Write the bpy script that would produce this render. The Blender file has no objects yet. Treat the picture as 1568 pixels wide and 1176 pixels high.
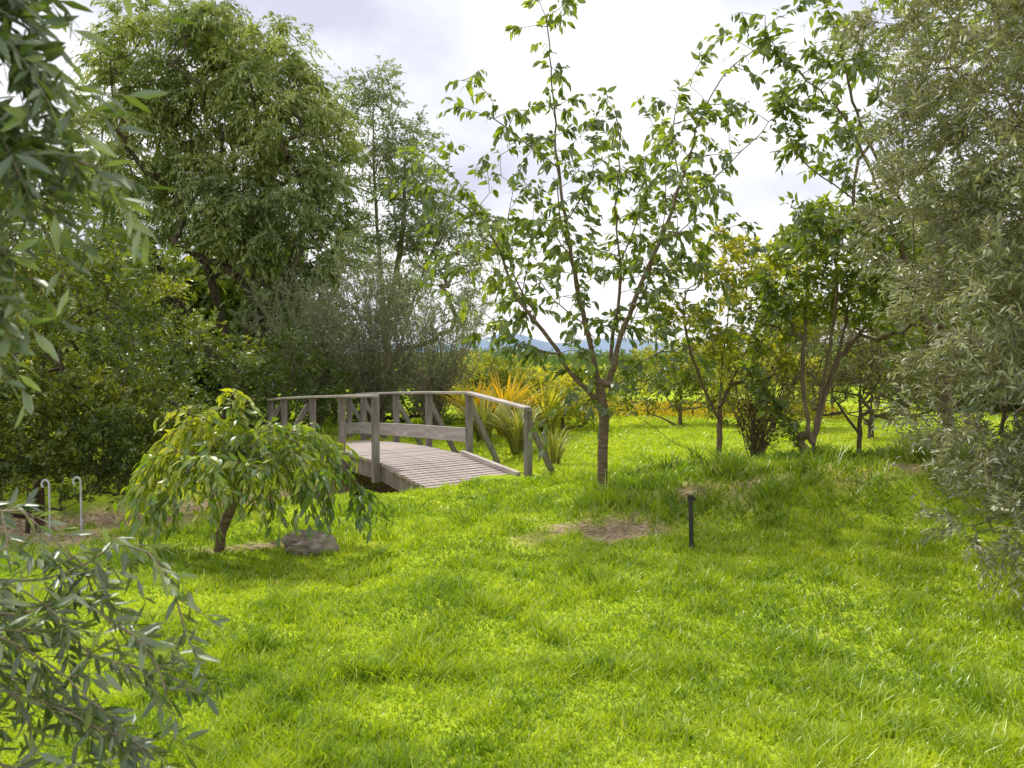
import bpy, math, random, bmesh
import numpy as np
from mathutils import Vector
rng=np.random.default_rng(7); random.seed(7)
sc=bpy.context.scene
sc.view_settings.view_transform='Standard'
try: sc.view_settings.look='None'
except Exception: pass
sc.view_settings.exposure=0

# ------------------------------------------------------------------ terrain
def smooth(a,b,x):
    t=np.clip((x-a)/(b-a),0,1); return t*t*(3-2*t)
def vnoise(x,y,s,seed=0):
    x=np.asarray(x,float)/s+seed*17.3; y=np.asarray(y,float)/s+seed*9.1
    xi=np.floor(x); yi=np.floor(y); fx=x-xi; fy=y-yi
    fx=fx*fx*(3-2*fx); fy=fy*fy*(3-2*fy)
    def h(a,b):
        v=np.sin(a*127.1+b*311.7+seed*3.7)*43758.5453
        return v-np.floor(v)
    return (h(xi,yi)*(1-fx)+h(xi+1,yi)*fx)*(1-fy)+(h(xi,yi+1)*(1-fx)+h(xi+1,yi+1)*fx)*fy
GX,GY=-2.2,12.75
def gully(x,y):
    s=(x-GX)*(-0.6)+(y-GY)*0.8
    t=(x-GX)*0.8+(y-GY)*0.6
    wd=1.25+.35*smooth(.8,-1.2,t)*(s<0)
    g=np.exp(-(np.abs(s)/wd)**2.6)*(1-smooth(.7,3.0,t))
    q=.80*np.exp(-((x+2.0)/.85)**2-((y-11.1)/.72)**2)
    return np.maximum(g,q)
def height(x,y):
    x=np.asarray(x,float); y=np.asarray(y,float)
    z=0.24*np.exp(-((x-4.1)**2)/(2*1.9**2)-((y-8.9)**2)/(2*1.0**2))
    z=z+(.16*smooth(.3,1.4,x)+.12*smooth(1.2,3,x))*smooth(7.5+.25*np.sin(x*1.7),8.3,y)*(1-smooth(9.3,12,y))
    z=z-.85*gully(x,y)
    z=z+0.07*(vnoise(x,y,2.3,1)-.5)+0.06*(vnoise(x,y,.7,2)-.5)
    z=z-0.12*smooth(14,30,y)
    return z
def bare(x,y):
    b=np.zeros_like(x)
    for (cx,cy,rx,ry,a) in [(1.0,7.65,.95,.45,1.3),(0.2,7.4,.5,.3,.8),(1.8,8.2,.8,.3,.85),(3.3,8.3,1.2,.35,.8),(4.3,8.5,1.2,.4,.85),
                            (-2.2,7.05,.8,.3,1.0),(-5.2,8.4,2.2,1.2,1.3),(-0.5,8.9,.4,.4,.75),(-4.2,7.3,1.0,.6,1.0)]:
        b=np.maximum(b,a*np.exp(-((x-cx)/rx)**2-((y-cy)/ry)**2))
    b=np.maximum(b,1.2*smooth(.25,.8,gully(x,y)))
    n=vnoise(x,y,.35,5)*.6+vnoise(x,y,.12,6)*.4
    return np.clip((b+ (n-.5)*1.3-.33)*1.7,0,1)*(b>.08)

# ------------------------------------------------------------------ mesh helpers
def make_mesh(name,V,T,mats,mi=None,tint=None,extra=None,smooth_=False):
    V=np.asarray(V,np.float32); T=np.asarray(T,np.int32)
    me=bpy.data.meshes.new(name)
    me.vertices.add(len(V)); me.vertices.foreach_set('co',V.ravel())
    k=T.shape[1]
    me.loops.add(T.size); me.loops.foreach_set('vertex_index',T.ravel())
    me.polygons.add(len(T)); me.polygons.foreach_set('loop_start',np.arange(0,T.size,k,dtype=np.int32))
    for m in mats: me.materials.append(m)
    if mi is not None: me.polygons.foreach_set('material_index',np.asarray(mi,np.int32))
    me.update(calc_edges=True)
    if smooth_: me.polygons.foreach_set('use_smooth',np.ones(len(T),bool))
    if tint is not None:
        a=me.attributes.new('tint','FLOAT','POINT'); a.data.foreach_set('value',np.asarray(tint,np.float32))
    if extra is not None:
        a=me.attributes.new('bare','FLOAT','POINT'); a.data.foreach_set('value',np.asarray(extra,np.float32))
    ob=bpy.data.objects.new(name,me); sc.collection.objects.link(ob)
    return ob
def norm(a): return a/(np.linalg.norm(a,axis=-1,keepdims=True)+1e-9)
def perp(d):
    return norm(np.cross(d,rng.normal(size=d.shape)))
def stamp(tv,tt,pos,d,nrm,L,W):
    s=norm(np.cross(d,nrm)); n=norm(np.cross(s,d))
    N=len(pos); 
    V=(pos[:,None,:]+s[:,None,:]*(tv[None,:,0:1]*W[:,None,None])+d[:,None,:]*(tv[None,:,1:2]*L[:,None,None])
       +n[:,None,:]*(tv[None,:,2:3]*L[:,None,None]))
    T=tt[None,:,:]+(np.arange(N)*len(tv))[:,None,None]
    return V.reshape(-1,3),T.reshape(-1,3)
LEAF_S=(np.array([[0,0,0],[-.5,.45,.05],[0,1,-.08],[.5,.45,.05]],float),np.array([[0,2,1],[0,3,2]]))
LEAF_D=(np.array([[0,0,0],[0,.35,.03],[0,.72,0],[0,1,-.14],[-.42,.25,.07],[-.46,.52,.06],[-.24,.8,-.02],[.42,.25,.07],[.46,.52,.06],[.24,.8,-.02]],float),
        np.array([[0,1,4],[4,1,5],[1,2,5],[5,2,6],[2,3,6],[0,7,1],[7,8,1],[1,8,2],[8,9,2],[2,9,3]]))
LEAF_O=(np.array([[0,0,0],[-.5,.4,.03],[-.32,.78,.0],[0,1,-.05],[.5,.4,.03],[.32,.78,.0],[0,.5,-.01]],float),
        np.array([[0,6,1],[1,6,2],[2,6,3],[0,4,6],[4,5,6],[5,3,6]]))
def tubes(P0,P1,R0,R1,k):
    P0=np.asarray(P0,float);P1=np.asarray(P1,float)
    d=norm(P1-P0); ref=np.where(np.abs(d[:,2:3])>.9,np.array([[1.,0,0]]),np.array([[0,0,1.]]))
    s=norm(np.cross(d,ref)); t=np.cross(s,d)
    a=np.arange(k)*2*math.pi/k
    c=np.cos(a)[None,:,None]; q=np.sin(a)[None,:,None]
    ring=s[:,None,:]*c+t[:,None,:]*q
    P1=P1+d*(R1[:,None]*.3)
    V=np.concatenate([P0[:,None,:]+ring*R0[:,None,None],P1[:,None,:]+ring*R1[:,None,None]],1)
    T=[]
    for i in range(k):
        j=(i+1)%k; T+= [[i,j,k+j],[i,k+j,k+i]]
    T=np.array(T)[None]+(np.arange(len(P0))*2*k)[:,None,None]
    return V.reshape(-1,3),T.reshape(-1,3)

class Builder:
    def __init__(s): s.V=[];s.T=[];s.M=[];s.C=[];s.n=0
    def add(s,V,T,m,c):
        s.V.append(V);s.T.append(T+s.n);s.M.append(np.full(len(T),m));s.C.append(c);s.n+=len(V)
    def done(s,name,mats):
        return make_mesh(name,np.concatenate(s.V),np.concatenate(s.T),mats,np.concatenate(s.M),np.concatenate(s.C))

class Skel:
    def __init__(s,base): s.P=[np.array(base,float)];s.par=[-1]
    def path(s,pts,start=None,seg=.18,wob=.02):
        pts=[np.array(p,float) for p in pts]
        if start is None:
            A=np.array(s.P); start=int(np.argmin(((A-pts[0])**2).sum(1)))
        allp=[s.P[start]]+pts
        cur=start
        for i in range(len(allp)-1):
            p0=allp[max(i-1,0)];p1=allp[i];p2=allp[i+1];p3=allp[min(i+2,len(allp)-1)]
            n=max(1,int(np.linalg.norm(p2-p1)/seg))
            for j in range(1,n+1):
                t=j/n
                q=.5*((2*p1)+(-p0+p2)*t+(2*p0-5*p1+4*p2-p3)*t*t+(-p0+3*p1-3*p2+p3)*t**3)
                q=q+rng.normal(size=3)*wob
                s.P.append(q);s.par.append(cur);cur=len(s.P)-1
        return cur
    def grow(s,targets,seg=.25,wob=.03,up=.6,bend=.18):
        targets=np.asarray(targets)
        root=s.P[0]; o=np.argsort(((targets-root)**2).sum(1))
        A=np.zeros((len(s.P)+len(targets)*40,3)); n=len(s.P); A[:n]=np.array(s.P)
        for t in targets[o]:
            d=A[:n]-t; dist=np.sqrt((d**2).sum(1))
            cost=dist+up*np.maximum(0,A[:n,2]-t[2]+.15*dist)
            i=int(np.argmin(cost)); p=A[i].copy(); L=dist[i]
            k=max(1,int(L/seg)); k=min(k,38)
            mid=(p+t)/2+np.array([0,0,1])*bend*L*.5*rng.uniform(-.3,1.)+rng.normal(size=3)*wob*L
            cur=i
            for j in range(1,k+1):
                u=j/k; q=(1-u)**2*p+2*u*(1-u)*mid+u*u*t+rng.normal(size=3)*wob*.3
                s.P.append(q);s.par.append(cur);cur=n;A[n]=q;n+=1
    def radii(s,r_tip,r_base):
        n=len(s.P);cnt=np.zeros(n);ch=np.zeros(n,int)
        for i in range(1,n): ch[s.par[i]]+=1
        for i in range(n-1,0,-1):
            if ch[i]==0: cnt[i]=1
            cnt[s.par[i]]+=max(cnt[i],1)
        cnt=np.maximum(cnt,1); s.cnt=cnt;s.ch=ch
        pw=math.log(r_base/r_tip)/math.log(max(cnt[0],2))
        s.R=r_tip*cnt**pw
        return s.R
    def wood(s,B,k=6,flare=1.0):
        P=np.array(s.P);par=np.array(s.par)[1:]
        R0=np.minimum(s.R[par],s.R[1:]*1.5);R1=s.R[1:]
        R0=np.where(par==0,R0*flare,R0)
        big=R1>.012
        for m,kk in((big,k+2),(~big,4)):
            if m.any():
                V,T=tubes(P[par][m],P[1:][m],R0[m],R1[m],kk)
                B.add(V,T,0,np.repeat(rng.random(m.sum()),2*kk))

def strands(B,starts,dirs,n_leaf,L,droop,leaf_l,leaf_w,tmpl=LEAF_S,tw=0.002,spread=.8,upn=1.0,tint=None,leaf_droop=.2,woody=True):
    N=len(starts);starts=np.asarray(starts);dirs=norm(np.asarray(dirs))
    Ls=L*rng.uniform(.55,1.3,N)
    g=np.array([0,0,-1.])
    def pt(t,idx): 
        return starts[idx]+Ls[idx][:,None]*(dirs[idx]*t[:,None]+g*droop*(t**2)[:,None])
    if woody:
        seg=2;ts=np.linspace(0,1,seg+1)
        for i in range(seg):
            idx=np.arange(N)
            a=pt(np.full(N,ts[i]),idx);b=pt(np.full(N,ts[i+1]),idx)
            V,T=tubes(a,b,np.full(N,tw*(1-.3*i)),np.full(N,tw*(1-.3*(i+1))),3)
            B.add(V,T,0,np.repeat(rng.random(N),6))
    idx=np.repeat(np.arange(N),n_leaf)
    t=np.tile((np.arange(n_leaf)+.5)/n_leaf,N)+rng.uniform(-.4,.4,N*n_leaf)/n_leaf
    t=np.clip(t,0.03,1.0)
    p=pt(t,idx); tan=norm(dirs[idx]+2*droop*t[:,None]*g)
    side=perp(tan)
    d=norm(tan*(1-spread*.5)+side*spread+g*leaf_droop)
    nr=norm(rng.normal(size=d.shape)*.7+np.array([0,0,1.])*upn)
    sz=rng.uniform(.6,1.2,len(p))
    V,T=stamp(tmpl[0],tmpl[1],p,d,nr,leaf_l*sz,leaf_w*sz)
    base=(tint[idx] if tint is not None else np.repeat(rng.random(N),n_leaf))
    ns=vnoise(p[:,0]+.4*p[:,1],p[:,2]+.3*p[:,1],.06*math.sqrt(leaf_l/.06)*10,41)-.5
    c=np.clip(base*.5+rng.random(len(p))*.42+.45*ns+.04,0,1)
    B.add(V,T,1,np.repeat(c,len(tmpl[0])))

def in_blobs(blobs,n,shell=.55):
    vols=np.array([b[3]*b[4]*b[5] for b in blobs])**.8;vols/=vols.sum()
    k=rng.choice(len(blobs),n,p=vols);b=np.array(blobs,float)[k]
    d=norm(rng.normal(size=(n,3)));r=(shell+(1-shell)*rng.random(n)**.6)
    r=np.where(rng.random(n)<.25,rng.random(n)**.5,r)
    return b[:,:3]+d*b[:,3:6]*r[:,None],d

# ------------------------------------------------------------------ materials
def new_mat(name):
    m=bpy.data.materials.new(name);m.use_nodes=True
    nt=m.node_tree;nt.nodes.clear();return m,nt,nt.nodes,nt.links
def ramp(N,stops):
    r=N.new('ShaderNodeValToRGB');e=r.color_ramp.elements
    while len(e)<len(stops): e.new(.5)
    for i,(p,c) in enumerate(stops): e[i].position=p;e[i].color=(*c,1)
    return r
def leaf_mat(name,stops,trans=.4,tcol=(1.3,1.5,.5),rough=.5,gl=.05):
    m,nt,N,Lk=new_mat(name)
    at=N.new('ShaderNodeAttribute');at.attribute_name='tint'
    r=ramp(N,stops);Lk.new(at.outputs['Fac'],r.inputs[0])
    p=N.new('ShaderNodeBsdfDiffuse');Lk.new(r.outputs[0],p.inputs['Color'])
    m2=N.new('ShaderNodeVectorMath');m2.operation='MULTIPLY';m2.inputs[1].default_value=tcol;Lk.new(r.outputs[0],m2.inputs[0])
    t=N.new('ShaderNodeBsdfTranslucent');Lk.new(m2.outputs[0],t.inputs[0])
    mx=N.new('ShaderNodeMixShader');mx.inputs[0].default_value=trans
    Lk.new(p.outputs[0],mx.inputs[1]);Lk.new(t.outputs[0],mx.inputs[2]);out=mx
    if gl>0:
        g=N.new('ShaderNodeBsdfGlossy');g.inputs['Roughness'].default_value=rough;g.inputs['Color'].default_value=(.9,.95,.9,1)
        m3=N.new('ShaderNodeMixShader');m3.inputs[0].default_value=gl;Lk.new(mx.outputs[0],m3.inputs[1]);Lk.new(g.outputs[0],m3.inputs[2]);out=m3
    o=N.new('ShaderNodeOutputMaterial');Lk.new(out.outputs[0],o.inputs[0]);return m
def noise_mat(name,stops,scale=6,rough=.85,bump=.3,stretch=(1,1,1),detail=4):
    m,nt,N,Lk=new_mat(name)
    tc=N.new('ShaderNodeTexCoord');mp=N.new('ShaderNodeMapping');mp.inputs['Scale'].default_value=stretch
    nz=N.new('ShaderNodeTexNoise');nz.inputs['Scale'].default_value=scale;nz.inputs['Detail'].default_value=detail;nz.inputs['Roughness'].default_value=.65
    Lk.new(tc.outputs['Object'],mp.inputs[0]);Lk.new(mp.outputs[0],nz.inputs['Vector'])
    r=ramp(N,stops);Lk.new(nz.outputs['Fac'],r.inputs[0])
    p=N.new('ShaderNodeBsdfPrincipled');p.inputs['Roughness'].default_value=rough;p.inputs['Specular IOR Level'].default_value=.25
    Lk.new(r.outputs[0],p.inputs['Base Color'])
    if bump>0:
        b=N.new('ShaderNodeBump');b.inputs['Strength'].default_value=bump;b.inputs['Distance'].default_value=.02
        Lk.new(nz.outputs['Fac'],b.inputs['Height']);Lk.new(b.outputs[0],p.inputs['Normal'])
    o=N.new('ShaderNodeOutputMaterial');Lk.new(p.outputs[0],o.inputs[0]);return m
bark=noise_mat('bark_brown',[(.3,(.09,.06,.045)),(.7,(.24,.18,.13))],14,stretch=(1,1,.3))
bark_dark=noise_mat('bark_dark',[(.3,(.045,.035,.025)),(.7,(.14,.11,.08))],12,stretch=(1,1,.3),bump=0)
bark_grey=noise_mat('bark_grey',[(.3,(.15,.12,.09)),(.7,(.32,.26,.20))],14,bump=0)
cherry_bark=noise_mat('bark_cherry',[(.3,(.10,.065,.045)),(.55,(.19,.13,.095)),(.75,(.32,.26,.21))],10,stretch=(.5,.5,3))
L_willow=leaf_mat('leaf_willow',[(0,(.09,.13,.05)),(.5,(.20,.255,.095)),(1,(.46,.48,.15))],.4,(1.2,1.25,.6))
L_open=leaf_mat('leaf_open',[(0,(.15,.18,.10)),(1,(.36,.40,.22))],.4,(1.1,1.2,.7))
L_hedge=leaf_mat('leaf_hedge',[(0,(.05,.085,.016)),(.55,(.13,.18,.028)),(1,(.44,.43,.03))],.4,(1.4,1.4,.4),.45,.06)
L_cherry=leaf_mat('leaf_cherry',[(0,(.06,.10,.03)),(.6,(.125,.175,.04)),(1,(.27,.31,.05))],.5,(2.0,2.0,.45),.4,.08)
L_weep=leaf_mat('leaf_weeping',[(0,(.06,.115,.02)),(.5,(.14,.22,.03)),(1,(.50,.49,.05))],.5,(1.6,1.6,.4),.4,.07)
L_olive=leaf_mat('leaf_olive',[(0,(.14,.15,.09)),(.5,(.29,.30,.18)),(1,(.56,.57,.40))],.3,(1.3,1.25,.6),.45,.09)
L_olive_near=leaf_mat('leaf_olive_near',[(0,(.035,.055,.02)),(.6,(.08,.115,.045)),(1,(.25,.29,.19))],.28,(1.6,1.8,.5),.38,.10)
L_yel=leaf_mat('leaf_yellow_green',[(0,(.13,.17,.03)),(.6,(.30,.33,.05)),(1,(.56,.53,.06))],.5,(1.5,1.4,.5),gl=.03)
L_gold=leaf_mat('leaf_gold',[(0,(.28,.27,.02)),(.5,(.62,.48,.03)),(1,(.85,.52,.03))],.4,(1.2,1.1,.5),gl=.03)
L_brown=leaf_mat('leaf_brownish',[(0,(.08,.065,.04)),(.6,(.14,.125,.06)),(1,(.2,.2,.08))],.25,(1.2,1.2,.6),gl=.02)
L_flax=leaf_mat('leaf_flax',[(0,(.13,.16,.04)),(.6,(.28,.29,.07)),(1,(.50,.44,.14))],.3,(1.3,1.3,.5),.4,.06)
L_conifer=leaf_mat('leaf_conifer',[(0,(.05,.075,.07)),(1,(.10,.13,.10))],.1,gl=0)
L_far=leaf_mat('leaf_far',[(0,(.09,.14,.06)),(.6,(.18,.24,.09)),(1,(.34,.38,.12))],.3,(1.2,1.3,.6),gl=0)
L_grass=leaf_mat('grass_blade',[(0,(.09,.155,.012)),(.4,(.23,.35,.018)),(.85,(.54,.63,.035)),(.93,(.60,.57,.16)),(1,(.74,.67,.45))],.45,(1.2,1.2,.4),.4,.045)

m,nt,N,Lk=new_mat('ground_soil_grass')
tc=N.new('ShaderNodeTexCoord')
n1=N.new('ShaderNodeTexNoise');n1.inputs['Scale'].default_value=1.3;n1.inputs['Detail'].default_value=5
n2=N.new('ShaderNodeTexNoise');n2.inputs['Scale'].default_value=22;n2.inputs['Detail'].default_value=4
Lk.new(tc.outputs['Object'],n1.inputs['Vector']);Lk.new(tc.outputs['Object'],n2.inputs['Vector'])
g=ramp(N,[(.3,(.17,.25,.02)),(.55,(.31,.40,.03)),(.8,(.46,.50,.05))]);Lk.new(n1.outputs['Fac'],g.inputs[0])
s=ramp(N,[(.3,(.13,.095,.06)),(.5,(.27,.20,.13)),(.7,(.44,.36,.25))]);Lk.new(n2.outputs['Fac'],s.inputs[0])
at=N.new('ShaderNodeAttribute');at.attribute_name='bare'
mx=N.new('ShaderNodeMix');mx.data_type='RGBA';Lk.new(at.outputs['Fac'],mx.inputs[0]);Lk.new(g.outputs[0],mx.inputs[6]);Lk.new(s.outputs[0],mx.inputs[7])
p=N.new('ShaderNodeBsdfDiffuse');Lk.new(mx.outputs[2],p.inputs['Color'])
b=N.new('ShaderNodeBump');b.inputs['Strength'].default_value=.6;b.inputs['Distance'].default_value=.03;Lk.new(n2.outputs['Fac'],b.inputs['Height']);Lk.new(b.outputs[0],p.inputs['Normal'])
o=N.new('ShaderNodeOutputMaterial');Lk.new(p.outputs[0],o.inputs[0]);ground_mat=m

u=np.linspace(-1,1,460);xs=np.sinh(u*7.3)/np.sinh(7.3)*3000
v=np.linspace(-.62,1,560);ys=np.sinh(v*6.8)/np.sinh(6.8)*3000+9
X,Y=np.meshgrid(xs,ys);Z=height(X,Y)
nx,ny=len(xs),len(ys);V=np.stack([X,Y,Z],-1).reshape(-1,3)
ii=(np.arange(ny-1)[:,None]*nx+np.arange(nx-1)[None]).ravel()
Q=np.stack([ii,ii+1,ii+nx+1,ii+nx],1)
make_mesh('ground',V,Q,[ground_mat],extra=bare(V[:,0],V[:,1]),smooth_=True)

# ------------------------------------------------------------------ grass
def grass(name,n,ymin,ymax,hmul=1.,pw=1.0,mat=L_grass,wmul=1.):
    r=rng.random(n);y=ymin*(ymax/ymin)**(r**pw)
    half=.72*y+1.0
    x=(rng.random(n)*2-1)*half
    keep=rng.random(n)>bare(x,y)*.88
    keep&=~((gully(x,y)>.3)&(rng.random(n)<.9))
    al=(x+1.98)*.49-(y-12.05)*.87;ac=(x+1.98)*.8+(y-12.05)*.6
    keep&=~((al>-.3)&(al<1.88)&(ac>-.05)&(ac<1.6))
    x=x[keep];y=y[keep];n=len(x);bz=bare(x,y)
    z=height(x,y)-.005
    clump=vnoise(x,y,.36,11)*.5+vnoise(x,y,.13,12)*.5
    big=vnoise(x,y,1.4,13)
    h=(.016+.10*clump**3*1.6+.014*big)*rng.uniform(.5,1.4,n)*(1-.5*bz)
    rough=smooth(7.4,8.4,y)*smooth(.2,2.,x)*1.5*(1-smooth(10,12.5,y))+.5*np.exp(-((y-10.4)/.5)**2-((x+.1)/.9)**2)
    h*=(1+rough*1.6*vnoise(x,y,.45,3))*hmul
    w=(.0025+.00068*y)*rng.uniform(.7,1.3,n)*wmul
    a=rng.random(n)*2*math.pi;side=np.stack([np.cos(a),np.sin(a),0*a],-1)
    b_=rng.random(n)*2*math.pi; ln=np.stack([np.cos(b_),np.sin(b_),0*b_],-1)*(h*rng.uniform(.2,1.3,n))[:,None]
    P=np.stack([x,y,z],-1);up=np.stack([0*h,0*h,h],-1)
    V=np.stack([P-side*w[:,None],P+side*w[:,None],P+up*.6+ln*.35-side*w[:,None]*.75,P+up*.6+ln*.35+side*w[:,None]*.75,P+up+ln],1).reshape(-1,3)
    T=np.array([[0,1,3],[0,3,2],[2,3,4]])[None]+(np.arange(n)*5)[:,None,None]
    patch=vnoise(x,y,1.1,21)*.35+vnoise(x,y,.3,22)*.35+vnoise(x,y,.12,23)*.3
    mound=smooth(.5,2,x)*smooth(7.2,8.3,y)*(1-smooth(9.8,11.5,y))
    c=np.clip(-.05+.82*patch+.34*rng.random(n)-.22*mound+.15*smooth(10,13,y),0,.86)  # blades further off tinted lighter, painting in the sunlit middle distance
    dry=rng.random(n)<(.045+.4*bz+.10*(patch>.6)+.06*smooth(1,4,x)+.16*mound*(vnoise(x,y,.5,31)>.45))
    c=np.where(dry,rng.uniform(.9,1,n),c)
    V=V.reshape(n,5,3)
    # dead blades lie lower
    V[dry,2:,2]-=(h[dry]*.35)[:,None]
    make_mesh(name,V.reshape(-1,3),T.reshape(-1,3),[mat],tint=np.repeat(c,5))
grass('grass',470000,1.9,24,pw=.8)

# ------------------------------------------------------------------ generic tree
def tree(name,base,trunk,blobs,ntip,nstr,nleaf,L,droop,ll,lw,mats,rt=.004,rb=.12,tmpl=LEAF_S,seg=.3,up=.6,shell=.5,spread=.8,upw=.25,outw=.8,
         tw=.002,leaf_droop=.2,wob=.03,gap=None,upn=1.0,woody=True,tb=0.0,flare=1.4,cmax=2.5):
    bz=float(height(base[0],base[1]))-.05
    S=Skel((base[0],base[1],bz))
    for t in trunk: S.path(t,start=0 if t is trunk[0] else None,seg=seg*.6,wob=wob*.2)
    tg,d=in_blobs(blobs,ntip,shell)
    if gap is not None:
        k=vnoise(tg[:,0]+tg[:,1]*.3,tg[:,2]+tg[:,1]*.3,gap[0],31)>gap[1];tg=tg[k];d=d[k]
    tg[:,2]=np.maximum(tg[:,2],height(tg[:,0],tg[:,1])+.05)
    S.grow(tg,seg=seg,wob=wob,up=up);S.radii(rt,rb)
    B=Builder();S.wood(B,flare=flare)
    P=np.array(S.P);tips=np.where((S.cnt<=cmax)&(np.arange(len(P))>3))[0]
    par=np.array(S.par)
    tips=np.concatenate([tips,np.where(S.ch==0)[0]])
    idx=np.repeat(tips,nstr);td=norm(P[idx]-P[par[idx]])
    dd=norm(td*outw+rng.normal(size=td.shape)*.55+np.array([0,0,upw]))
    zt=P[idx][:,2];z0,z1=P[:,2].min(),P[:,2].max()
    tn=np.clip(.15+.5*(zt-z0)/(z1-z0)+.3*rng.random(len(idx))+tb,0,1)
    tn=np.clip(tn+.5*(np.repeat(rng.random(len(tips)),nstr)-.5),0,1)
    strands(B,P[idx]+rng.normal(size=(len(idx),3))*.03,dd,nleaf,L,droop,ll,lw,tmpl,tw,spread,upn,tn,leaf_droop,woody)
    return B.done(name,mats)

tree('willow_tree',(-7.7,22.3),[[(-7.7,22.3,.8),(-7.9,22.2,2.2),(-8.4,22.2,4.2),(-9,22,7)],[(-7.6,22.3,1.2),(-7.1,22,3.4),(-6.8,22,6.5),(-7,22,8.6)],[(-7.5,22.2,1.0),(-6.4,21.8,3.0),(-5.6,21.6,5.2)],[(-7.8,22.2,1.),(-9.2,22,3.2),(-10,22,5)]],
 [(-9.4,22,9.3,1.8,2,1.7),(-7.3,22,9.4,1.9,2,1.6),(-8.3,22,10.1,1.4,1.5,1.1),(-5.8,22,7.8,1.5,1.8,1.8),(-10.2,22,6.6,1.6,2,2.3),(-5.8,21.5,4.8,1.6,2,2.2),(-8.0,22.5,6.2,2,2,2),(-10.2,21,3.2,1.5,1.5,2),(-5.6,21.4,2.4,1.5,1.4,1.6),(-7.6,20.8,5.0,1.2,1,1.2),(-5.0,21.5,5.9,.9,1.2,1.2)],
 1300,8,12,.80,.6,.17,.052,[bark_dark,L_willow],rt=.010,rb=.36,seg=.5,gap=(1.3,.12),spread=.5,upw=.2,leaf_droop=.45,upn=.7,woody=False)
tree('willow_tree',(-3.9,25.5),[[(-3.9,25.5,1),(-4.1,25.3,4),(-4.3,25.2,7.5),(-4.3,25.2,9.6)],[(-3.7,25.4,1.5),(-2.9,25.2,4),(-2.0,25,6)],[(-3.9,25.4,3),(-3.4,25,5.5),(-3.3,25,7.8)]],
 [(-4.25,25,9.5,.8,.7,1.2),(-4.1,25,7.8,1.2,.9,1.4),(-3.2,25,7.5,1.0,1,1.5),(-2.6,25,5.8,1.5,1.2,1.3),(-1.5,25,5.0,1.2,1,1.2),(-4.2,25,4.3,1.4,1,1.8),(-2.6,25,3.2,1.7,1,1.3)],
 620,5,9,.6,.4,.15,.055,[bark_grey,L_open],rt=.009,rb=.18,seg=.45,gap=(.9,.22),spread=.6,leaf_droop=.3,woody=False)
def fan(name,base,h,spr,ns,mats,ll=.07,lw=.02,nl=6,r=.012,tips=2):
    bz=float(height(*base))-.05;B=Builder();S=Skel((base[0],base[1],bz))
    for i in range(ns):
        a=rng.random()*6.28;q=rng.random()**.7*spr;hh=h*rng.uniform(.55,1)
        dx,dy=math.cos(a)*q,math.sin(a)*q*.7
        S.path([(base[0]+dx*.25,base[1]+dy*.25,bz+hh*.3),(base[0]+dx*.65,base[1]+dy*.65,bz+hh*.68),(base[0]+dx,base[1]+dy,bz+hh)],start=0,seg=.2,wob=.02)
    S.radii(.004,r*3.2)
    P=np.array(S.P);S.R=np.maximum(.004,r*(1-.8*(P[:,2]-bz)/h));S.wood(B)
    tp=np.where(P[:,2]-bz>h*.12)[0];idx=np.repeat(tp,tips);par=np.array(S.par)
    d=norm(norm(P[idx]-P[par[idx]])+rng.normal(size=(len(idx),3))*.5+np.array([0,0,.2]))
    strands(B,P[idx],d,nl,.4,.1,ll,lw,LEAF_S,.004,.6,.8)
    return B.done(name,mats)
fan('willow_shrub',(-1.75,17.6),3.7,1.7,55,[bark_grey,L_open],ll=.09,lw=.026,nl=6)
fan('willow_shrub',(-3.1,18.2),4.1,1.9,60,[bark_grey,L_open],ll=.09,lw=.026,nl=7)
fan('willow_shrub',(-4.6,19.0),3.8,1.7,55,[bark_grey,L_open],ll=.09,lw=.026,nl=9)
tree('evergreen_shrub',(-5.8,9.8),[[(-5.8,9.8,.6),(-5.6,9.6,1.6),(-5.5,9.5,2.6)],[(-5.7,9.7,.5),(-4.9,9.5,1.2)]],
 [(-5.5,9.4,2.8,1.0,1.0,1.3),(-4.7,9.5,2.0,.95,1.,1.1),(-4.7,9.4,.9,1.0,1.,.8),(-6.3,9.3,1.7,1.2,1.1,1.4),(-6.8,9.6,3.3,1.2,1.2,1.2)],
 680,5,9,.26,.15,.075,.038,[bark_dark,L_hedge],rt=.004,rb=.06,seg=.25,upw=.5,leaf_droop=0,upn=1.2,woody=False,flare=1)
tree('evergreen_shrub',(-5.4,8.9),[[(-5.4,8.9,.3),(-5.3,8.9,.7)]],
 [(-5.3,8.9,.75,1.3,.7,.65),(-4.3,9.2,.5,1.0,.7,.5),(-6.6,8.6,.9,1.3,.8,.9),(-5.6,8.6,.3,1.3,.6,.35)],
 560,5,8,.2,.1,.075,.036,[bark_dark,L_hedge],rt=.003,rb=.025,seg=.2,upw=.5,leaf_droop=0,tb=-.15,woody=False,flare=1)
tree('evergreen_shrub',(-7.2,12.3),[[(-7.2,12.3,.5),(-7.2,12.3,1.2)]],
 [(-7.0,12.3,.9,1.6,.8,1.0),(-8.8,12.3,1.2,1.5,.8,1.3)],
 300,4,8,.3,.15,.11,.05,[bark_dark,L_hedge],rt=.004,rb=.06,seg=.3,upw=.4,tb=-.2,woody=False)
tree('evergreen_shrub',(-6.4,15.5),[[(-6.4,15.5,.5),(-6.3,15.4,1.2)]],
 [(-6.4,15.5,1.2,1.6,1,1.3),(-8.2,15.5,1.9,1.6,1,1.9),(-4.9,17.3,1.0,1.4,.9,1.1)],
 380,4,8,.32,.15,.12,.055,[bark_dark,L_hedge],rt=.004,rb=.08,seg=.3,upw=.4,tb=-.2,woody=False)
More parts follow.
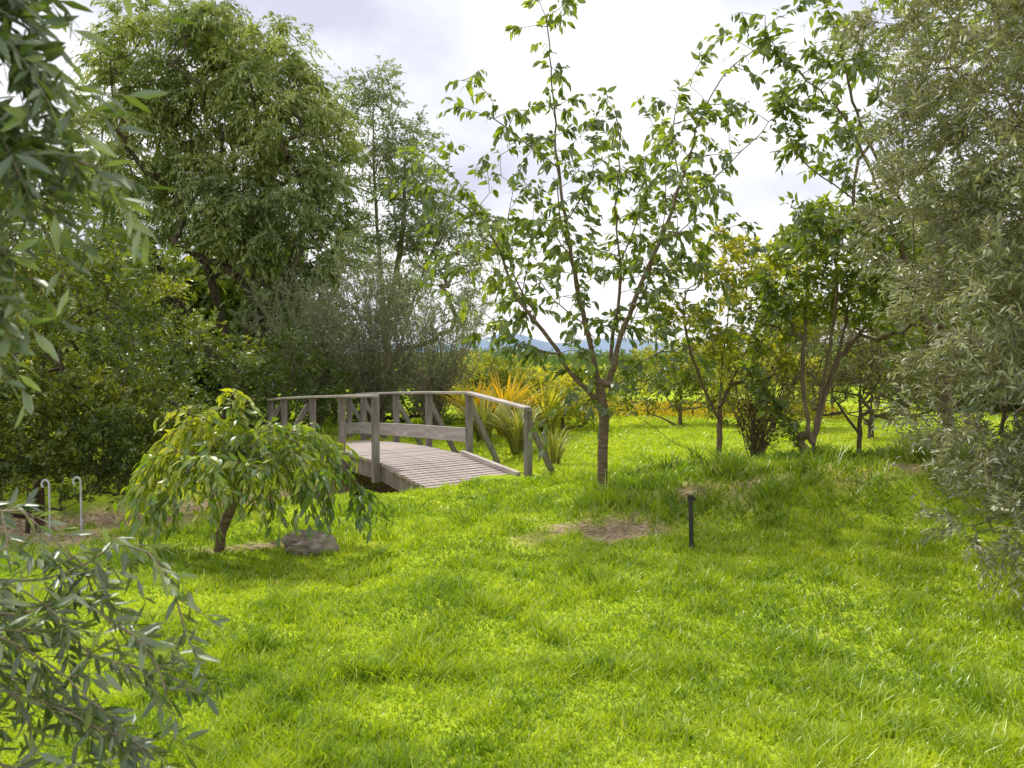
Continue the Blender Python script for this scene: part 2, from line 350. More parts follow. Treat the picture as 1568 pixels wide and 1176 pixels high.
tree('evergreen_shrub',(-9.5,14),[[(-9.5,14,1),(-9.5,14,3)]],
 [(-9.5,14,2.5,2,1.5,2.2),(-11.5,14,3.3,2,1.5,2.6)],
 340,4,8,.4,.2,.14,.06,[bark_dark,L_hedge],rt=.004,rb=.1,seg=.35,upw=.4,woody=False)
tree('undergrowth_shrub',(-3.4,20.5),[[(-3.4,20.5,.3),(-3.4,20.5,.7)]],
 [(-3.4,20.5,.6,1.6,.7,.9),(-5.4,20.2,.7,1.4,.7,1.0),(-1.2,20.5,.5,1.5,.7,.8),(.2,21.5,.4,1.0,.7,.65)],
 340,5,8,.32,.15,.13,.05,[bark_dark,L_far],rt=.004,rb=.06,seg=.3,upw=.4,woody=False)

bx,by=-2.55,6.9;g0=float(height(bx,by))
def wp(l): return [(bx+a,by+c,g0+b_) for a,b_,c in l]
S=Skel((bx,by,g0-.03))
S.path(wp([(.03,.15,0),(.1,.32,0),(.17,.5,0),(.2,.72,0)]),start=0,seg=.07,wob=.004)
for l in [[(.15,.95,0),(.12,1.15,.05),(.16,1.36,.05)],[(.0,.9,.1),(-.25,1.02,.15),(-.5,.92,.2),(-.62,.65,.2)],[(.0,.85,-.2),(-.3,.88,-.3),(-.5,.65,-.35)],
          [(.4,.92,.0),(.65,1.02,.0),(.9,.92,.05),(1.1,.7,.05),(1.28,.45,.05)],[(.45,.85,-.25),(.75,.9,-.35),(1.0,.7,-.4),(1.1,.45,-.4)],
          [(.35,.9,.3),(.6,1.0,.45),(.85,.85,.55)],[(.1,.85,-.35),(.15,.85,-.55),(.2,.6,-.68)],[(.3,1.0,.1),(.45,1.05,.1),(.6,.8,.2)],[(-.1,.95,-.05),(-.2,1.12,-.05),(-.38,1.0,-.1)],[(.1,.9,.4),(.1,.95,.6),(.1,.7,.7)],[(.3,.8,-.3),(.5,.8,-.5),(.65,.5,-.55)],
          [(.1,.95,-.1),(-.05,1.15,-.1),(-.2,1.2,-.1)],[(.3,.95,-.1),(.5,1.05,-.15),(.75,.95,-.15)],[(-.15,.85,-.1),(-.4,.8,-.1),(-.6,.5,-.1)],[(.35,.85,-.15),(.6,.85,-.25),(.8,.6,-.3)],[(.05,.8,-.25),(-.1,.75,-.4),(-.25,.5,-.5)]]:
    S.path(wp(l),seg=.09,wob=.008)
S.radii(.004,.045);B=Builder();S.wood(B)
P=np.array(S.P);par=np.array(S.par);tp=np.where((P[:,2]>g0+.5))[0];tp=tp[tp>8];idx=np.repeat(tp,4)
d=norm(norm(P[idx]-P[par[idx]])*.9+rng.normal(size=(len(idx),3))*.65+np.array([0,0,.05]))
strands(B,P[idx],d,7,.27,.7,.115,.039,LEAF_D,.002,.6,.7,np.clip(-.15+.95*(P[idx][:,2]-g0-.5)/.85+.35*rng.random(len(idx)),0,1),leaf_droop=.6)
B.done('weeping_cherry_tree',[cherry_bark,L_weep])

bx,by=1.0,8.85;g0=float(height(bx,by))
S=Skel((bx,by,g0-.05))
S.path(wp([(.0,.3,0),(.01,.6,0),(.02,.85,0)]),start=0,seg=.1,wob=.003)
limbs=[[(-.02,1.1,0),(-.15,1.72,.05),(-.3,2.46,.1),(-.44,3.2,.1),(-.53,4.08,.05),(-.59,4.9,0),(-.63,5.2,0)],
[(.06,1.2,0),(.18,1.72,-.1),(.37,2.23,-.15),(.67,2.97,-.2),(.89,3.64,-.2),(1.07,4.2,-.2),(1.35,4.6,-.2),(1.7,4.85,-.2)],
[(-.1,1.05,0),(-.37,1.35,-.1),(-.67,1.8,-.2),(-.96,2.16,-.25),(-1.12,2.6,-.3),(-1.48,3.1,-.3),(-2.0,3.35,-.3)],
[(-.54,3.6,0),(-.89,3.86,-.1),(-1.2,4.05,-.2),(-1.5,4.15,-.2)],
[(.1,1.5,.1),(.22,2.38,.25),(.18,3.2,.3),(.22,3.9,.3),(.16,4.3,.3)],
[(.1,1.1,.1),(.44,1.42,.2),(.89,1.72,.2),(1.1,1.95,.2)],
[(.85,3.2,-.1),(1.15,3.4,0),(1.5,3.75,0),(1.72,3.95,0)],
[(-.2,1.0,-.2),(-.45,.98,-.3),(-.65,.85,-.3)],[(.2,.95,-.2),(.45,.8,-.3),(.7,.62,-.3),(.95,.5,-.3)],
[(-.5,1.55,-.3),(-.9,1.6,-.4),(-1.2,1.9,-.4)],[(-.75,2.0,.2),(-1.0,2.5,.3),(-1.05,3.0,.4),(-.98,3.5,.4)],
[(-.35,2.7,.4),(-.6,3.1,.6),(-.8,3.5,.7)],[(.25,2.6,.5),(.5,3.2,.7),(.6,3.9,.8)],[(-.3,2.3,-.3),(-.5,2.9,-.6),(-.55,3.4,-.8)],
[(.35,2.1,-.5),(.5,2.8,-.8),(.5,3.3,-1.0)],[(.7,2.9,.1),(1.0,2.9,.3),(1.25,2.7,.4)],[(.3,1.8,.4),(.6,2.3,.7),(.8,2.7,.9)],[(-.2,1.9,.4),(-.5,2.2,.8),(-.7,2.5,1.0)],
[(.55,2.4,-.3),(.85,2.5,-.5),(1.15,2.25,-.6)],[(-1.1,2.6,-.3),(-1.4,2.7,-.3),(-1.7,2.6,-.3)],[(-1.2,2.9,-.3),(-1.55,3.35,-.2),(-1.8,3.6,-.2)],
[(.8,3.5,-.1),(.75,3.9,0),(.8,4.3,0)],[(.4,2.4,.1),(.45,3.0,.2),(.42,3.5,.2)],[(-.4,3.0,0),(-.15,3.4,-.1),(-.1,3.8,-.2)],[(-.9,2.2,0),(-.8,2.7,-.1),(-.75,3.2,-.1)]]
for l in limbs: S.path(wp(l),seg=.13,wob=.008)
P=np.array(S.P);k=np.where(P[:,2]>g0+1.1)[0];k=rng.choice(k,290)
out=norm(P[k]-np.array([bx,by,g0+1.5]))
tg=P[k]+norm(out*.6+rng.normal(size=(len(k),3))*.75+np.array([0,0,.25]))*rng.uniform(.15,.5,len(k))[:,None]
S.grow(tg,seg=.1,wob=.02,up=.8);S.radii(.0032,.056);B=Builder();S.wood(B,flare=1.4)
P=np.array(S.P);par=np.array(S.par);tp=np.where((S.cnt<=9)&(P[:,2]>g0+.85)&(np.arange(len(P))>10))[0]
idx=tp
d=norm(norm(P[idx]-P[par[idx]])*.7+rng.normal(size=(len(idx),3))*.65+np.array([0,0,.15]))
strands(B,P[idx],d,5,.18,.35,.115,.053,LEAF_D,.002,.6,.8,None,leaf_droop=.75)
tt=np.where(S.ch==0)[0];tt=np.repeat(tt,2);d=norm(norm(P[tt]-P[par[tt]])+rng.normal(size=(len(tt),3))*.3)
strands(B,P[tt],d,7,.25,.3,.115,.052,LEAF_D,.002,.6,.8,None,leaf_droop=.65)
B.done('cherry_tree',[cherry_bark,L_cherry])

tree('cherry_tree',(4.9,9.0),[[(4.9,9,1),(4.8,9,2.2),(4.6,9,3.5)],[(4.8,9,1.6),(4.2,8.8,3),(3.6,8.7,4.2),(3.1,8.7,4.7),(2.75,8.7,5.1)],[(4.5,9,3.2),(3.9,9,4.2),(3.6,9,5.2),(3.4,9,5.7)],[(4.3,8.8,2.9),(3.6,8.8,3.5),(3.1,8.8,3.9),(2.9,8.8,4.5)],[(4.3,8.8,2.7),(3.8,8.8,2.9),(3.3,8.8,3.2)]],
 [(3.9,9,4.4,.95,.8,.9),(3.3,8.8,4.8,.5,.5,.5),(4.6,9,5.2,1.1,.9,.9),(3.6,9,3.2,.5,.5,.4),(4.6,9,3.2,1,.9,1)],
 150,3,6,.24,.35,.12,.052,[cherry_bark,L_cherry],rt=.004,rb=.06,tmpl=LEAF_D,seg=.16,leaf_droop=.6,upw=.2)
tree('maple_tree',(2.8,10.8),[[(2.8,10.8,.7),(2.85,10.9,1.5),(2.95,10.9,2.4)],[(2.8,10.8,.8),(2.45,10.8,1.6),(2.3,10.8,2.2)],[(2.8,10.8,1.),(3.2,10.9,1.8),(3.6,11,2.4)]],
 [(2.85,10.8,2.6,.8,.7,.75),(2.25,10.8,2.0,.5,.6,.5),(3.6,11.,2.5,.7,.7,.75),(3.2,10.8,1.7,.7,.6,.4)],
 230,4,6,.2,.2,.10,.052,[bark,L_yel],rt=.004,rb=.04,tmpl=LEAF_S,seg=.16,leaf_droop=.3,gap=(.5,.25),upw=.1)
tree('fruit_tree',(3.45,9.3),[[(3.42,9.3,.6),(3.25,9.4,.95),(3.0,9.5,1.3),(2.9,9.6,1.9)],[(3.45,9.3,.8),(3.45,9.5,1.3),(3.5,9.6,2.1),(3.55,9.7,2.7)],[(3.5,9.3,.7),(3.7,9.5,1.2),(3.95,9.6,1.9),(4.1,9.7,2.7)],[(3.5,9.3,.6),(3.6,9.4,1.1),(3.72,9.4,1.8),(3.85,9.5,2.6)],[(3.4,9.3,.6),(3.1,9.5,1.1),(2.85,9.7,1.5)],[(3.95,9.6,1.7),(4.3,9.7,2.1),(4.7,9.7,2.4)]],
 [(3.8,9.7,2.7,.8,.7,.6),(4.6,9.7,2.4,.8,.8,.6),(3.3,9.7,2.3,.45,.5,.35),(4.3,9.7,3.2,.9,.7,.4)],
 260,4,6,.18,.25,.10,.05,[bark,L_cherry],rt=.004,rb=.05,seg=.16,leaf_droop=.4,upw=.25,tb=.2)
fan('dry_shrub',(3.1,10.2),1.35,.6,30,[bark,L_brown],ll=.05,lw=.02,nl=7,r=.009)
tree('tea_tree_shrub',(5.3,12.2),[[(5.3,12.2,.8),(5.3,12.2,2)],[(5.3,12.2,.5),(4.8,12.2,1.2)]],
 [(5.2,12.2,1.7,.9,.7,.7),(6.0,12.2,1.4,1,.7,.8),(4.8,12.3,1.2,.5,.5,.5)],
 320,5,9,.22,.1,.045,.02,[bark_dark,L_brown],rt=.004,rb=.04,seg=.16,upw=.2,leaf_droop=0,woody=False)
tree('evergreen_shrub',(7.4,16.5),[[(7.4,16.5,.8),(7.4,16.5,2)]],
 [(7.3,16.5,2.0,1.2,1,1.0),(9.2,16.5,2.4,1.8,1,1.8),(8,16.5,1.0,1.5,1,.8)],
 300,4,8,.3,.2,.12,.055,[bark_dark,L_hedge],rt=.004,rb=.06,seg=.3,upw=.3,woody=False)
tree('olive_tree',(4.9,6.1),[[(4.9,6.1,.5),(4.8,6,1.2),(4.4,5.9,2.2),(4.0,5.8,3.4)],[(4.9,6.1,.9),(5.2,6,2),(5.3,6,3.4)],[(4.8,6,.9),(4.2,5.9,1.4),(3.8,5.8,2.2)],[(4.8,6,.6),(4.3,5.8,.9),(3.9,5.7,1.0)]],
 [(3.75,5.7,3.9,1.2,1.1,1.1),(3.6,5.8,2.9,.95,1.1,.9),(3.75,5.7,2.1,1.0,1,.8),(3.95,5.6,1.3,1.0,1,.7),(4.05,5.5,.7,1.05,.8,.55),(4.9,5.8,2.2,1.1,1.1,1.3),(4.3,5.6,4.9,1.3,1.2,1.0)],
 1800,6,12,.27,.22,.066,.018,[bark_grey,L_olive],rt=.0025,rb=.06,seg=.18,spread=.7,upw=.15,tw=.0020,leaf_droop=.05,upn=.5,outw=1.0,shell=.35)

def near(name):
    S=Skel((-2.3,1.9,float(height(-2.3,1.9))-.05))
    S.path([(-2.25,1.9,.5),(-2.2,1.85,1.1),(-2.1,1.8,1.8),(-2.0,1.7,2.6)],start=0,seg=.1,wob=.005)
    n0=len(S.P)
    br=[
     [(-1.7,1.75,1.35),(-1.3,1.7,1.41),(-1.02,1.65,1.38),(-.92,1.62,1.31),(-.82,1.6,1.20)],
     [(-1.6,1.7,1.3),(-1.2,1.65,1.26),(-.95,1.6,1.25),(-.78,1.6,1.32),(-.70,1.6,1.27),(-.66,1.6,1.15)],
     [(-1.5,1.65,1.2),(-1.15,1.6,1.12),(-.92,1.55,1.04),(-.80,1.55,.96),(-.68,1.55,.86)],
     [(-1.4,1.6,1.1),(-1.1,1.55,1.0),(-.95,1.5,.90),(-.84,1.5,.80)],
     [(-1.2,1.65,1.2),(-.98,1.6,1.14),(-.86,1.6,1.1),(-.72,1.6,1.06)],
     [(-1.3,1.6,1.2),(-1.05,1.5,1.2),(-.90,1.5,1.13),(-.76,1.5,1.02)],
     [(-1.3,1.6,1.25),(-1.05,1.55,1.28),(-.92,1.55,1.22),(-.84,1.55,1.12)],
     [(-1.3,1.6,1.2),(-.98,1.55,1.20),(-.84,1.55,1.22),(-.74,1.55,1.15),(-.67,1.55,1.05)],
     [(-1.3,1.6,1.1),(-1.0,1.5,1.08),(-.84,1.5,1.02),(-.70,1.5,.95)],
     [(-1.2,1.5,1.05),(-.98,1.45,.98),(-.84,1.45,.90),(-.72,1.45,.82)],
     # upper sprays
     [(-1.7,1.6,2.3),(-1.2,1.35,2.35),(-.86,1.2,2.28),(-.74,1.15,2.2),(-.67,1.15,2.10)],
     [(-1.7,1.6,2.5),(-1.2,1.35,2.6),(-.86,1.2,2.45),(-.74,1.2,2.30)],
     [(-1.6,1.5,2.1),(-1.1,1.3,2.1),(-.82,1.15,2.06),(-.69,1.15,2.0),(-.60,1.15,1.97)],
     [(-1.6,1.5,2.0),(-1.0,1.25,1.98),(-.80,1.15,1.93),(-.71,1.12,1.86)],
     [(-1.5,1.5,1.95),(-1.0,1.25,1.88),(-.80,1.1,1.86),(-.71,1.1,1.79)],
     [(-1.2,1.3,2.3),(-.86,1.15,2.2),(-.73,1.12,2.16),(-.67,1.12,2.06)],
     [(-1.2,1.3,2.2),(-.86,1.1,2.26),(-.70,1.1,2.27),(-.61,1.1,2.28)],
     [(-1.2,1.3,2.1),(-.86,1.15,2.12),(-.74,1.12,2.05),(-.68,1.12,1.95)],
     [(-1.2,1.3,2.0),(-.86,1.15,2.02),(-.74,1.12,1.98),(-.67,1.12,1.92)],
     [(-1.2,1.3,2.2),(-.90,1.1,2.2),(-.77,1.1,2.12),(-.70,1.1,2.0)],
     [(-1.2,1.3,2.15),(-.90,1.1,2.12),(-.75,1.1,2.13),(-.66,1.1,2.12)],
     [(-1.2,1.3,1.9),(-.90,1.15,1.92),(-.80,1.12,1.86),(-.74,1.12,1.76)]]
    for b_ in br: S.path(b_,seg=.045,wob=.004)
    tg,_=in_blobs([(-2.5,1.6,2.7,.9,.8,.9),(-2.2,1.7,1.5,.6,.6,.6)],150,.4)
    S.grow(tg,seg=.12,wob=.02,up=.5);S.radii(.0022,.06);B=Builder();S.wood(B)
    P=np.array(S.P);par=np.array(S.par)
    tp=np.arange(n0+3,len(P));tp=tp[(P[tp,0]>-1.3)|(S.cnt[tp]<3)]
    near_=tp[P[tp,0]>-1.1]
    idx=np.concatenate([tp,near_[rng.random(len(near_))<.6],near_[P[near_,2]>1.7]])
    d=norm(norm(P[idx]-P[par[idx]])*.9+rng.normal(size=(len(idx),3))*.55+np.array([0,0,-.08]))
    strands(B,P[idx],d,10,.12,.25,.050,.012,LEAF_O,.0013,.7,.6,None,leaf_droop=.1)
    return B.done(name,[bark_grey,L_olive_near])
near('olive_tree')

# ------------------------------------------------------------------ bridge
wood_grey=noise_mat('weathered_wood_grey',[(.3,(.13,.115,.105)),(.55,(.24,.215,.20)),(.75,(.38,.35,.33))],9,.8,.5,(1,1,.25))
wood_deck=noise_mat('weathered_deck',[(.3,(.20,.165,.15)),(.55,(.38,.325,.305)),(.75,(.54,.48,.46))],7,.75,.4,(1,4,1))
wood_light=noise_mat('weathered_board_light',[(.3,(.30,.26,.24)),(.6,(.47,.425,.40)),(.8,(.60,.56,.53))],8,.8,.3,(.4,.4,2))
conc=noise_mat('concrete_abutment',[(.3,(.16,.15,.12)),(.7,(.32,.30,.26))],8)
bridge=bpy.data.objects.new('wooden_footbridge',None);sc.collection.objects.link(bridge)
def beam(name,a,b,w,h,mat,up=(0,0,1),par=bridge,bev=.006):
    a=Vector(a);b=Vector(b);d=(b-a);L=d.length;d.normalize()
    upv=Vector(up)
    if abs(d.dot(upv))>.98: upv=Vector((-.6,.8,0))
    s=d.cross(upv).normalized();u_=s.cross(d).normalized()
    me=bpy.data.meshes.new(name);vs=[]
    for t in(0,L):
        for (i,j) in((-1,-1),(1,-1),(1,1),(-1,1)):
            vs.append(a+d*t+s*(i*w/2)+u_*(j*h/2))
    c=(a+b)/2
    me.from_pydata([tuple(q-c) for q in vs],[],[(0,1,2,3),(7,6,5,4),(0,4,5,1),(1,5,6,2),(2,6,7,3),(3,7,4,0)])
    me.materials.append(mat);ob=bpy.data.objects.new(name,me);ob.location=c;sc.collection.objects.link(ob)
    if par: ob.parent=par
    md=ob.modifiers.new('b','BEVEL');md.width=bev;md.segments=1
    return ob
U=np.array([-.6,.8]);Vp=np.array([.8,.6])
def deckz(s_): 
    return float(np.interp(s_,[-1.85,0,1.2,2.4,3.7,4.4,6.2],[-.03,.10,.13,.10,.02,-.06,-.3]))
N1=np.array([-1.98,12.05]);Wd=1.52
def near_pt(s_): 
    p_=N1+U*s_
    if s_<0: p_=N1+np.array([.49,-.87])*(-s_)
    return p_
def far_pt(s_):
    F2=N1+Vp*Wd
    if s_<0: return F2+np.array([.50,-.865])*(-s_)
    return F2+U*s_
s0=-1.85;i=0
while s0<6.0:
    w=.145
    a=(near_pt(s0)+near_pt(s0+w))/2;b_=(far_pt(s0)+far_pt(s0+w))/2
    z=deckz(s0+w/2)-.022+random.uniform(-.003,.003)
    j=random.uniform(-.015,.015)
    a=a-Vp*(.03+j);b_=b_+Vp*(.03+j)
    beam('deck_plank_%d'%i,(a[0],a[1],z),(b_[0],b_[1],z),w-.006,.042,wood_deck,up=(0,0,1),bev=.002)
    s0+=w;i+=1
for nm,f,off in(('near',near_pt,.06),('far',far_pt,-.12),('mid',lambda q:(near_pt(q)+far_pt(q))/2,0)):
    pts=[-1.8,0,1.2,2.4,3.7,4.4,6]
    for k_ in range(len(pts)-1):
        a=f(pts[k_])+Vp*off;b_=f(pts[k_+1])+Vp*off
        beam('bearer_%s_%d'%(nm,k_),(a[0],a[1],deckz(pts[k_])-.17),(b_[0],b_[1],deckz(pts[k_+1])-.17),.1,.24,wood_grey)
a=far_pt(-1.8)-Vp*.05;b_=far_pt(0)-Vp*.05
beam('kerb_far',(a[0],a[1],deckz(-1.8)+.04),(b_[0],b_[1],deckz(0)+.04),.07,.07,wood_light)
near_posts=[0,1.17,2.35,3.68,4.4];far_posts=[-1.85,0,1.27,2.45,3.8,4.45]
nt_=[1.08,1.03,.97,.89,.83];ft_=[.93,1.08,1.04,.99,.92,.86]
def rail(posts,tops,f,side,tag):
    off=-.085 if side<0 else .085
    pp=[]
    for k_,(s_,zt) in enumerate(zip(posts,tops)):
        q=f(s_)+Vp*off; zb=deckz(s_)-.3
        if s_<-1: zb=-.3
        beam('post_%s_%d'%(tag,k_),(q[0],q[1],zb),(q[0],q[1],zt),.095,.095,wood_grey,up=(-.6,.8,0));pp.append((q,zt))
        q2=q+Vp*(.62*side)
        if side>0 or k_ in(2,3):
            q0=q+Vp*(.05*side)+U*.075; q2=q2+U*.075
            beam('brace_%s_%d'%(tag,k_),(q0[0],q0[1],zt-.12),(q2[0],q2[1],min(deckz(s_),0.1)-.18),.045,.09,wood_grey)
            if s_>-.5: 
                q3=f(s_)-Vp*(.1*side)+U*.075
                beam('outrigger_%s_%d'%(tag,k_),(q3[0],q3[1],deckz(s_)-.2),(q2[0]+Vp[0]*.05*side,q2[1]+Vp[1]*.05*side,deckz(s_)-.2),.045,.1,wood_grey)
    for k_ in range(len(pp)-1):
        (a,za),(b_,zb)=pp[k_],pp[k_+1]
        beam('handrail_%s_%d'%(tag,k_),(a[0],a[1],za+.022),(b_[0],b_[1],zb+.022),.13,.04,wood_light)
    for k_ in range(len(pp)-1):
        if side<0 or k_==0: continue
        (a,za),(b_,zb)=pp[k_],pp[k_+1]
        o_=-Vp*.066*side
        beam('mid_board_%s_%d'%(tag,k_),(a[0]+o_[0],a[1]+o_[1],za-.66),(b_[0]+o_[0],b_[1]+o_[1],zb-.66),.03,.23,wood_light)
rail(near_posts,nt_,near_pt,-1,'near');rail(far_posts,ft_,far_pt,1,'far')
a=near_pt(-1.6)-Vp*.1;b_=far_pt(-1.6)+Vp*.15
beam('abutment',(a[0],a[1],-.46),(b_[0],b_[1],-.46),.4,.36,conc,bev=.02)

# ------------------------------------------------------------------ small things
bm=bmesh.new();bmesh.ops.create_icosphere(bm,subdivisions=4,radius=1)
for vv in bm.verts:
    c=vv.co.copy();nz=float(vnoise(c.x*2+3,c.y*2+c.z*1.7,.8,3))-.5;n3=float(vnoise(c.x*5,c.z*5+c.y*3,.6,9))-.5
    c=c*(1+nz*.6+n3*.2);vv.co=(c.x*.22,c.y*.16,c.z*.14)
me=bpy.data.meshes.new('rock');bm.to_mesh(me);bm.free()
me.materials.append(noise_mat('rock_stone',[(.3,(.19,.15,.125)),(.6,(.36,.30,.26)),(.8,(.5,.44,.4))],9,.9,.8))
ob=bpy.data.objects.new('rock',me);ob.location=(-1.75,6.85,float(height(-1.75,6.85))+.05);ob.rotation_euler=(0,.1,.4);sc.collection.objects.link(ob)
dark=noise_mat('dark_post',[(.3,(.025,.025,.026)),(.7,(.06,.055,.05))],12,.6)
pz=float(height(1.56,6.9))
B=Builder()
V,T=tubes([(1.56,6.9,pz-.1),(1.545,6.9,pz+.42),(1.545,6.9,pz+.42),(1.56,6.9,pz-.1)],[(1.545,6.9,pz+.42),(1.545,6.9,pz+.46),(1.59,6.9,pz+.44),(1.56,6.9,pz+.03)],np.array([.021,.026,.012,.03]),np.array([.019,.026,.012,.026]),10)
B.add(V,T,0,np.zeros(len(V)))
V2,T2=tubes([(1.545,6.9,pz+.459)],[(1.545,6.9,pz+.475)],np.array([.026]),np.array([.001]),10);B.add(V2,T2,0,np.zeros(len(V2)))
B.done('garden_post',[dark])
met=noise_mat('galvanised_metal',[(.3,(.35,.37,.40)),(.7,(.6,.62,.66))],10,.4,.1)
for x,y in((-4.35,7.5),(-4.08,7.55)):
    z=float(height(x,y));pts=[(x,y,z-.1),(x,y,z+.50)]
    for a in np.linspace(0,math.pi*1.25,8): pts.append((x-.035+.035*math.cos(a)+.0,y,z+.51+.04*math.sin(a)))
    pts=np.array(pts);V,T=tubes(pts[:-1],pts[1:],np.full(len(pts)-1,.010),np.full(len(pts)-1,.010),8)
    B=Builder();B.add(V,T,0,np.zeros(len(V)));B.done('metal_stake',[met])
def flax(name,x,y,n,h,mat,w=.03,spr=.55):
    z=float(height(x,y));B=Builder()
    a=rng.random(n)*6.28;q=rng.random(n)**.6;K=6
    P0=np.stack([x+np.cos(a)*.12*q,y+np.sin(a)*.12*q,np.full(n,z)],-1)
    o=np.stack([np.cos(a),np.sin(a),0*a],-1);side=np.stack([-np.sin(a),np.cos(a),0*a],-1)
    hh=h*rng.uniform(.6,1,n);V=[]
    for i in range(K+1):
        t=i/K;c=P0+o*(spr*q*hh*t**1.6)[:,None]*1.3+np.array([0,0,1.])*(hh*(t-.45*q*t**3))[:,None]
        ww=w*(1-t**3)*.5+.001
        V+= [c-side*ww,c+side*ww]
    V=np.stack(V,1).reshape(-1,3);T=[]
    for i in range(K): T+=[[2*i,2*i+1,2*i+3],[2*i,2*i+3,2*i+2]]
    T=(np.array(T)[None]+(np.arange(n)*2*(K+1))[:,None,None]).reshape(-1,3)
    B.add(V,T,0,np.repeat(rng.random(n),2*(K+1)));B.done(name,[mat])
flax('flax_plant',.1,14.2,170,1.25,L_flax,.035);flax('flax_plant',-.55,15.4,150,1.3,L_flax,.035);flax('flax_plant',.65,12.8,80,.8,L_flax,.022)
flax('flax_plant',-.15,16.6,200,1.75,L_gold,.055,.75);flax('flax_plant',-.75,17.0,120,1.6,L_gold,.05,.7);flax('flax_plant',.75,17.2,140,1.5,L_yel,.05,.75)
for (x,y,rx,rz,mt,n) in [(1.2,19,1.3,.9,L_yel,110),(.2,20,1.2,1.1,L_yel,90),(4.2,20,1.6,1.3,L_hedge,130),(6.2,19,1.4,1.4,L_yel,130),(2.6,26,1.8,.9,L_yel,110),(-.2,29,2,1.3,L_yel,120),(9.2,23,2.2,2.2,L_hedge,150),(7.3,30,2.5,1.6,L_yel,130)]:
    tree('shrub',(x,y),[[(x,y,.5),(x,y,rz*.7)]],[(x-rx*.35,y,rz*.75,rx*.7,.9,rz*.7),(x+rx*.45,y,rz*.6,rx*.6,.9,rz*.55)],n,4,7,.35,.2,.13,.06,[bark,mt],rt=.006,rb=.05,seg=.35,leaf_droop=.1,woody=False)
n=9000;x=rng.uniform(1.6,9.5,n);y=24+rng.normal(size=n)*.9;z=height(x,y)+rng.random(n)*.4
V,T=stamp(*LEAF_S,np.stack([x,y,z],-1),norm(rng.normal(size=(n,3))),norm(rng.normal(size=(n,3))),np.full(n,.09),np.full(n,.06))
make_mesh('yellow_flowers',V,T,[L_gold],tint=np.repeat(rng.random(n)*.6,4))
def mass(name,n,xr,y0,ys_,hfun,ll,mat):
    x=rng.uniform(*xr,n);y=y0+rng.uniform(-ys_,ys_,n);H=hfun(x+.4*(y-y0));z=-.15+H*rng.random(n)**.8
    V,T=stamp(*LEAF_S,np.stack([x,y,z],-1),norm(rng.normal(size=(n,3))),norm(rng.normal(size=(n,3))),ll*rng.uniform(.6,1.3,n),ll*.6*rng.uniform(.6,1.3,n))
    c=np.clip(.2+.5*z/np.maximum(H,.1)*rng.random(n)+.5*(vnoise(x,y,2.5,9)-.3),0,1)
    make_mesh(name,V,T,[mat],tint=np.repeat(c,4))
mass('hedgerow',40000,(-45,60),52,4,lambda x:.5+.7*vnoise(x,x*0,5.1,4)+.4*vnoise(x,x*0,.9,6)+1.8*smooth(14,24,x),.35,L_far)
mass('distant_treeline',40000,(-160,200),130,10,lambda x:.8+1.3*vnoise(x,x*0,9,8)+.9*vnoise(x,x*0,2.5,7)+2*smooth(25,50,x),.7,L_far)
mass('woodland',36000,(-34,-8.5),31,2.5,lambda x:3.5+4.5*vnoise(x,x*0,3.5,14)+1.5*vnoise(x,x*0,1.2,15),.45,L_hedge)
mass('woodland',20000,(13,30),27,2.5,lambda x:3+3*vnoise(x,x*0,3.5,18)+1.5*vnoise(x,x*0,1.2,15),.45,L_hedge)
B=Builder()
for i,x in enumerate(np.arange(46,57,1.15)):
    H=rng.uniform(8.2,10.8);n=420;t=rng.random(n)**.8;a=rng.random(n)*6.28;r=.95*(1-t)**.8*rng.random(n)**.4
    V,T=stamp(*LEAF_S,np.stack([x+np.cos(a)*r,150+np.sin(a)*r,t*H],-1),norm(np.stack([np.cos(a),np.sin(a),0*a+.3],-1)),norm(rng.normal(size=(n,3))),np.full(n,.8),np.full(n,.5))
    B.add(V,T,1,np.repeat(rng.random(n),4))
    V,T=tubes([(x,150,-.2)],[(x,150,H*.9)],np.array([.2]),np.array([.03]),6);B.add(V,T,0,np.zeros(len(V)))
B.done('conifer_row',[bark_dark,L_conifer])
hm=noise_mat('hill_haze_blue',[(.3,(.13,.19,.27)),(.7,(.20,.27,.36))],.004,1,.0)  # distance haze painted in as a blue-grey base colour
xs=np.linspace(-1800,1800,320);rows=[]
for j,t in enumerate(np.linspace(0,1,8)):
    H=(18+22*vnoise(xs,xs*0,260,3)+7*vnoise(xs,xs*0,60,5)+26*np.exp(-((xs+5)/60)**2)+18*np.exp(-((xs-210)/90)**2))*np.sin(t*math.pi/2)
    rows.append(np.stack([xs,1300+t*300+0*xs,H-3],-1))
V=np.concatenate(rows);nx=320;ii=(np.arange(7)[:,None]*nx+np.arange(nx-1)[None]).ravel()
make_mesh('hill',V,np.stack([ii,ii+1,ii+nx+1,ii+nx],1),[hm],smooth_=True)

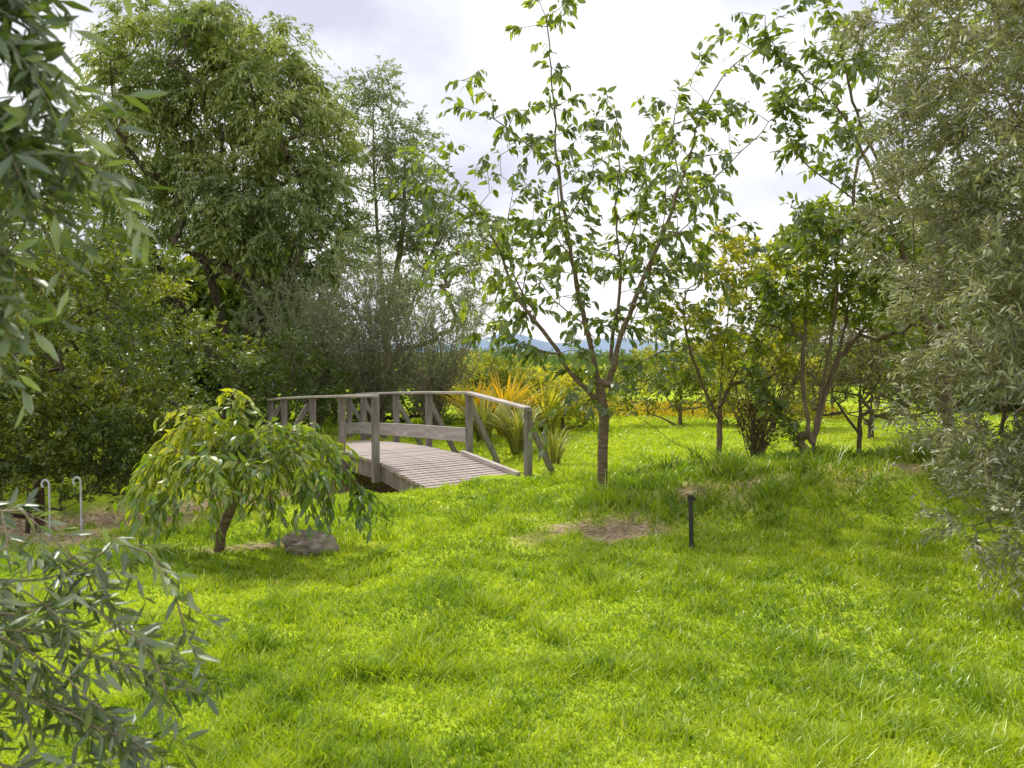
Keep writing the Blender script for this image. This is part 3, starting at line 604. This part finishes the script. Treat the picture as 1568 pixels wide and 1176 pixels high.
# ------------------------------------------------------------------ sky, sun, camera
az=math.radians(-38);el=math.radians(56)
w=bpy.data.worlds.new('World');sc.world=w;w.use_nodes=True;nt=w.node_tree;N=nt.nodes;Lk=nt.links;N.clear()
sky=N.new('ShaderNodeTexSky');sky.sky_type='NISHITA';sky.sun_disc=False;sky.sun_elevation=el;sky.sun_rotation=az
tc=N.new('ShaderNodeTexCoord');mp=N.new('ShaderNodeMapping');mp.inputs['Scale'].default_value=(1,1,2.0);mp.inputs['Location'].default_value=(.35,.1,.02)
Lk.new(tc.outputs['Generated'],mp.inputs[0])
nz=N.new('ShaderNodeTexNoise');nz.inputs['Scale'].default_value=2.9;nz.inputs['Detail'].default_value=5;nz.inputs['Roughness'].default_value=.48
Lk.new(mp.outputs[0],nz.inputs['Vector'])
cr=ramp(N,[(.35,(.62,.64,.76)),(.43,(.78,.80,.89)),(.51,(.98,.98,1.0))]);Lk.new(nz.outputs['Fac'],cr.inputs[0])
scl=N.new('ShaderNodeVectorMath');scl.operation='SCALE';scl.inputs['Scale'].default_value=12.0;Lk.new(cr.outputs[0],scl.inputs[0])
mx=N.new('ShaderNodeMix');mx.data_type='RGBA';mx.inputs[0].default_value=.95;Lk.new(sky.outputs[0],mx.inputs[6]);Lk.new(scl.outputs[0],mx.inputs[7])
bg=N.new('ShaderNodeBackground');bg.inputs[1].default_value=.1;Lk.new(mx.outputs[2],bg.inputs[0])
o=N.new('ShaderNodeOutputWorld');Lk.new(bg.outputs[0],o.inputs[0])
sd=bpy.data.lights.new('sun','SUN');sd.energy=4.6;sd.angle=math.radians(4);sd.color=(1,.95,.85)
so=bpy.data.objects.new('sun',sd);sc.collection.objects.link(so)
dirv=Vector((math.sin(az)*math.cos(el),math.cos(az)*math.cos(el),math.sin(el)))
so.rotation_euler=dirv.to_track_quat('Z','Y').to_euler();so.location=(0,0,30)
cd=bpy.data.cameras.new('camera');cd.lens=28.2;cd.sensor_width=36;cd.clip_end=6000;cd.clip_start=.05
cd.dof.use_dof=True;cd.dof.focus_distance=9.0;cd.dof.aperture_fstop=8
co=bpy.data.objects.new('camera',cd);sc.collection.objects.link(co);co.location=(0,0,1.7);co.rotation_euler=(math.radians(88),0,0);sc.camera=co
